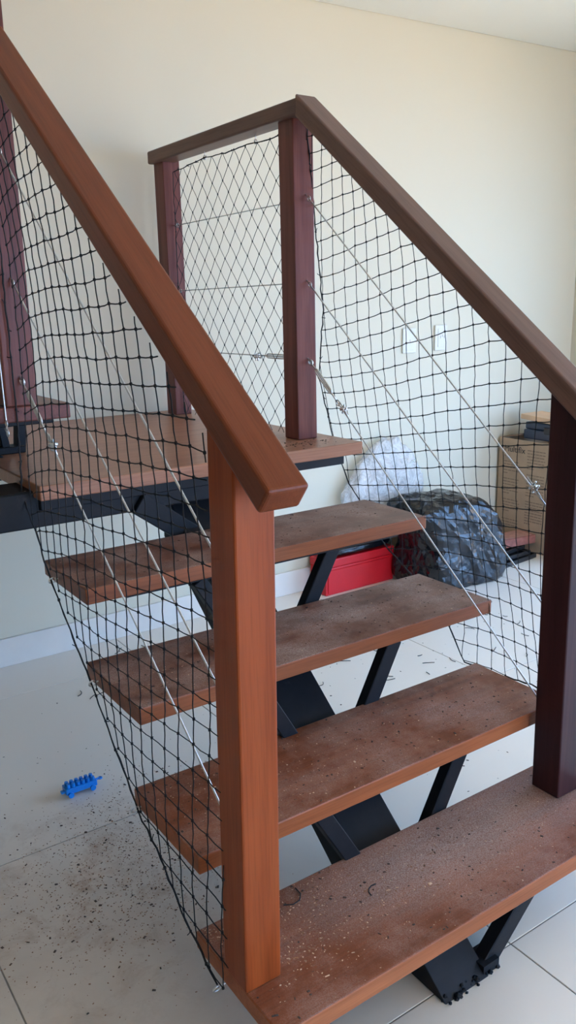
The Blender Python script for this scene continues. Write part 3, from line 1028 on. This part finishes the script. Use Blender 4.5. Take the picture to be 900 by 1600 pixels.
# things in the mouth of the carton
cs = thing('tool_case', 'dark blue plastic case lying across the open cardboard box', 'case', (3.03, 1.85, 0.60))
box('case_body', 2.935, 3.16, 1.66, 1.985, 0.600, 0.652, M['navy'], cs, 0.006, 2)
box('case_lid', 2.94, 3.155, 1.665, 1.98, 0.654, 0.690, M['navy'], cs, 0.006, 2)
box('catch', 2.929, 2.937, 1.80, 1.85, 0.636, 0.672, M['blackp'], cs, 0.001, 1)
wb = bar('wood_offcut', (2.99, 1.985, 0.722), (2.99, 1.70, 0.704), 0.17, 0.026, M['peach'], None, (0, 0, 1), 0.002)
tag(wb, 'pale pine offcut lying on top of the dark blue case', 'wood block')

# pile of flat things on the floor in front of the carton
for k, (cx, cy, w, d, z0, h, rz, mat, lab, cat) in enumerate((
        (2.665, 1.845, 0.34, 0.155, 0.000, 0.022, 0.10, 'blackp', 'black flat plastic tray at the bottom of the pile by the carton', 'tray'),
        (2.650, 1.865, 0.31, 0.150, 0.023, 0.020, 0.04, 'blackp', 'black flat plastic tray, middle one of the pile by the carton', 'tray'),
        (2.655, 1.890, 0.29, 0.150, 0.044, 0.018, 0.13, 'blackp', 'black flat plastic tray on top of the other trays', 'tray'))):
    bm = bmesh.new()
    mtx = Matrix.Translation((cx, cy, 0)) @ Matrix.Rotation(rz, 4, 'Z')
    add_box(bm, -w / 2, w / 2, -d / 2, d / 2, z0, z0 + h * 0.45, mtx)
    for sx in (-1, 1):
        add_box(bm, sx * (w / 2 - 0.004) - 0.004, sx * (w / 2 - 0.004) + 0.004, -d / 2, d / 2, z0 + h * 0.45, z0 + h, mtx)
        add_box(bm, -w / 2 + 0.008, w / 2 - 0.008, sx * (d / 2 - 0.004) - 0.004, sx * (d / 2 - 0.004) + 0.004, z0 + h * 0.45, z0 + h, mtx)
    o = finish('plastic_tray', bm, M[mat])
    tag(o, lab, cat, 'black trays piled on the floor')
bo = thing('carton_pack', 'faded red printed flat carton lying on the black trays', 'carton', (2.755, 1.90, 0.063))
bar('body', (2.63, 1.915, 0.087), (2.885, 1.885, 0.087), 0.125, 0.044, M['paper_red'], bo, (0, 0, 1), 0.002)
bar('label_panel', (2.65, 1.9125, 0.1102), (2.87, 1.887, 0.1102), 0.105, 0.0016, M['paper_pink'], bo, (0, 0, 1), 0)
cr = lump('crumpled_wrapper', (2.675, 1.965, 0.142), (0.060, 0.045, 0.045), 2.4, 5.0, 0.12, M['paper_pink'], None, 4, 0.113)
tag(cr, 'crumpled red and beige wrapper on the flat carton by the black bag', 'wrapper')

# ------------------------------------------------------------------ blue toy brick
ty = thing('toy_brick', 'bright blue plastic toy wagon brick with studs, lying on the floor tiles', 'toy', (0.085, 1.145, 0))
TX0, TX1, TY0, TY1 = 0.036, 0.136, 1.128, 1.164
box('brick_body', TX0 + 0.006, TX1 - 0.004, TY0, TY1, 0.009, 0.026, M['blue'], ty, 0.0015, 1)
stud_mesh = None
for i in range(6):
    for j in range(2):
        c = Vector((TX0 + 0.0155 + i * 0.0142, TY0 + 0.010 + j * 0.016, 0.031))
        if stud_mesh is None:
            bm = bmesh.new()
            r = bmesh.ops.create_cone(bm, cap_ends=True, segments=14, radius1=0.0054, radius2=0.0050, depth=0.010)
            bmesh.ops.translate(bm, verts=bm.verts, vec=c)
            stud_mesh = finish('stud', bm, M['blue'], ty).data
        else:
            link('stud', stud_mesh, None, ty, c)
for x in (TX0 + 0.018, TX1 - 0.018):
    bm = bmesh.new()
    for y in (TY0 - 0.002, TY1 + 0.002):
        r = bmesh.ops.create_cone(bm, cap_ends=True, segments=16, radius1=0.008, radius2=0.008, depth=0.006)
        for q in r['verts']:
            q.co = Vector((x + q.co.x, y + q.co.z, 0.008 + q.co.y))
    tube(bm, [(x, TY0, 0.008), (x, TY1, 0.008)], 0.003, 8)
    finish('axle', bm, M['blue'], ty)
bm = bmesh.new()
tube(bm, [(TX1 - 0.005, 1.146, 0.018), (TX1 + 0.006, 1.146, 0.018)], 0.0035, 8)
tube(bm, ring_pts((TX1 + 0.011, 1.146, 0.018), 0.005, (0, 0, 1), 12), 0.0025, 6)
finish('coupling', bm, M['blue'], ty, True)
box('coupling', TX0 - 0.004, TX0 + 0.007, 1.140, 1.152, 0.010, 0.017, M['blue'], ty, 0.001, 1)

# ------------------------------------------------------------------ sawdust, shavings, clippings
def chips(name, label, spots, mat, smin, smax, flat=0.4):
    vs, fs = [], []
    for (x, y, z) in spots:
        a = random.uniform(0, math.pi)
        l = random.uniform(smin, smax)
        w = l * random.uniform(0.25, 0.7)
        h = max(0.0004, w * flat * random.uniform(0.4, 1.0))
        ca, sa = math.cos(a), math.sin(a)
        tilt = random.uniform(-0.3, 0.3)
        b = len(vs)
        for (i, j, k) in ((-1, -1, 0), (1, -1, 0), (1, 1, 0), (-1, 1, 0), (-.7, -.7, 1), (.8, -.8, 1), (.6, .8, 1), (-.8, .6, 1)):
            px, py = i * l / 2, j * w / 2
            vs.append((x + px * ca - py * sa, y + px * sa + py * ca, z + 0.0002 + k * h + max(0, i * tilt) * h))
        fs += [(b, b + 3, b + 2, b + 1), (b + 4, b + 5, b + 6, b + 7), (b, b + 1, b + 5, b + 4), (b + 1, b + 2, b + 6, b + 5), (b + 2, b + 3, b + 7, b + 6), (b + 3, b, b + 4, b + 7)]
    me = bpy.data.meshes.new(name)
    me.from_pydata(vs, [], fs)
    me.materials.append(mat)
    o = bpy.data.objects.new(name, me)
    COL.objects.link(o)
    o['kind'] = 'stuff'
    o['label'] = label
    o['category'] = 'sawdust'
    return o

def on_tread(i, n, xa=None, xb=None, cl=None):
    x0, x1, y0, y1, z = TREADS[i]
    out = []
    for _ in range(n):
        if cl and random.random() < 0.7:
            cx, cy, s = random.choice(cl)
            x, y = random.gauss(cx, s), random.gauss(cy, s * 0.6)
        else:
            x, y = random.uniform(x0 + 0.01, x1 - 0.01), random.uniform(y0 + 0.006, y1 - 0.006)
        if x0 + 0.006 < x < x1 - 0.006 and y0 + 0.005 < y < y1 - 0.005:
            if i == 0 and ((-0.012 < x < 0.075 and 0.09 < y < 0.185) or (0.875 < x < 0.965 and 0.145 < y < 0.24)):
                continue
            out.append((x, y, z))
    return out
C0 = [(0.16, 0.20, 0.07), (0.12, 0.12, 0.05), (0.22, 0.25, 0.05), (0.30, 0.16, 0.10), (0.5, 0.18, 0.15), (0.02, 0.26, 0.03)]
C1 = [(0.15, 0.36, 0.06), (0.10, 0.44, 0.06), (0.28, 0.32, 0.08), (0.45, 0.40, 0.12), (0.7, 0.40, 0.2)]
C2 = [(0.10, 0.60, 0.07), (0.30, 0.62, 0.10), (0.9, 0.66, 0.06), (0.6, 0.62, 0.2)]
C3 = [(0.15, 0.82, 0.08), (0.6, 0.87, 0.2), (0.9, 0.9, 0.06)]
light = on_tread(0, 620, cl=C0) + on_tread(1, 300, cl=C1) + on_tread(2, 120, cl=C2) + on_tread(3, 40, cl=C3)
mid = on_tread(0, 700, cl=C0) + on_tread(1, 350, cl=C1) + on_tread(2, 180, cl=C2) + on_tread(3, 110, cl=C3)
dark = on_tread(0, 160) + on_tread(1, 190) + on_tread(2, 130) + on_tread(3, 90)
dark += [(random.gauss(0.86, 0.05), random.gauss(1.09, 0.03), LZ) for _ in range(70)]
dark = [p for p in dark if not (p[2] == LZ and (p[1] < 1.006 or p[1] > 1.148 or p[0] > 0.99))]
chips('sawdust', 'pale sawdust crumbs scattered over the wooden steps', light, M['chip_light'], 0.0010, 0.0038)
chips('wood_shavings', 'brown wood shavings scattered over the wooden steps', mid, M['chip_mid'], 0.0012, 0.0045)
chips('dark_crumbs', 'dark crumbs of wood scattered over the steps and landing', dark, M['chip_dark'], 0.002, 0.007)
big = [(0.36, 0.155, 0.184), (0.42, 0.335, 0.361), (0.17, 0.315, 0.361), (0.13, 0.055, 0.184), (0.44, 0.12, 0.184), (0.62, 0.05, 0.184), (0.20, 0.07, 0.184), (0.12, 0.62, 0.554)]
chips('wood_flakes', 'larger pale wood flakes lying on the lower steps', big, M['chip_light'], 0.006, 0.010)

def floor_ok(x, y):
    return WX0 + 0.1 < x < WX1 - 0.1 and WY0 + 0.1 < y < WY1 - 0.02 and not (0.02 < x < 0.16 and 1.11 < y < 1.18) and not (0.38 < x < 0.56 and 0.0 < y < 0.3) and not (x > 1.55 and y > 1.62)
fl_mid, fl_dark = [], []
FC = [(0.04, 0.80, 0.13), (-0.06, 0.72, 0.14), (0.12, 0.92, 0.10), (0.02, 0.60, 0.12), (0.10, 0.70, 0.10), (-0.16, 0.80, 0.14), (0.2, 1.0, 0.12)]
for _ in range(2600):
    cx, cy, s = random.choice(FC)
    x, y = random.gauss(cx, s), random.gauss(cy, s)
    if floor_ok(x, y):
        fl_mid.append((x, y, 0.0))
for _ in range(330):
    cx, cy, s = random.choice(FC + [(0.0, 1.1, 0.3), (0.0, 1.0, 0.3)])
    x, y = random.gauss(cx, s), random.gauss(cy, s)
    if floor_ok(x, y):
        fl_dark.append((x, y, 0.0))
for _ in range(260):
    x, y = random.uniform(0.5, 2.2), random.uniform(0.3, 1.9)
    if floor_ok(x, y):
        fl_dark.append((x, y, 0.0))
chips('floor_sawdust', 'brown sawdust strewn over the tiles left of the stairs', fl_mid, M['chip_mid'], 0.0012, 0.0042)
chips('floor_crumbs', 'dark crumbs strewn over the floor tiles', fl_dark, M['chip_dark'], 0.002, 0.008)

def clippings(name, label, items):
    bm = bmesh.new()
    for (x, y, z, a, l, c) in items:
        pts = []
        for k in range(5):
            t = k / 4 - 0.5
            pts.append((x + math.cos(a + c * t) * l * t, y + math.sin(a + c * t) * l * t, z + 0.0016 + 0.002 * abs(t)))
        tube(bm, pts, 0.0013, 5)
    o = finish(name, bm, M['twine'])
    o['kind'] = 'stuff'
    o['label'] = label
    o['category'] = 'twine scraps'
items = []
for _ in range(42):
    x, y = random.uniform(0.9, 2.3), random.uniform(0.9, 1.75)
    if floor_ok(x, y):
        items.append((x, y, 0.0, random.uniform(0, 3.14), random.uniform(0.02, 0.055), random.uniform(-0.9, 0.9)))
for _ in range(14):
    x, y = random.uniform(0.2, 0.9), random.uniform(1.3, 2.0)
    items.append((x, y, 0.0, random.uniform(0, 3.14), random.uniform(0.02, 0.05), random.uniform(-0.9, 0.9)))
items.append((0.575, 0.90, 0.732, 0.3, 0.035, 0.1))
items.append((0.20, 0.235, 0.184, 0.5, 0.07, 1.4))
items.append((0.33, 0.18, 0.184, 0.6, 0.04, -1.0))
clippings('twine_scraps', 'cut black twine scraps lying on the floor and steps', items)
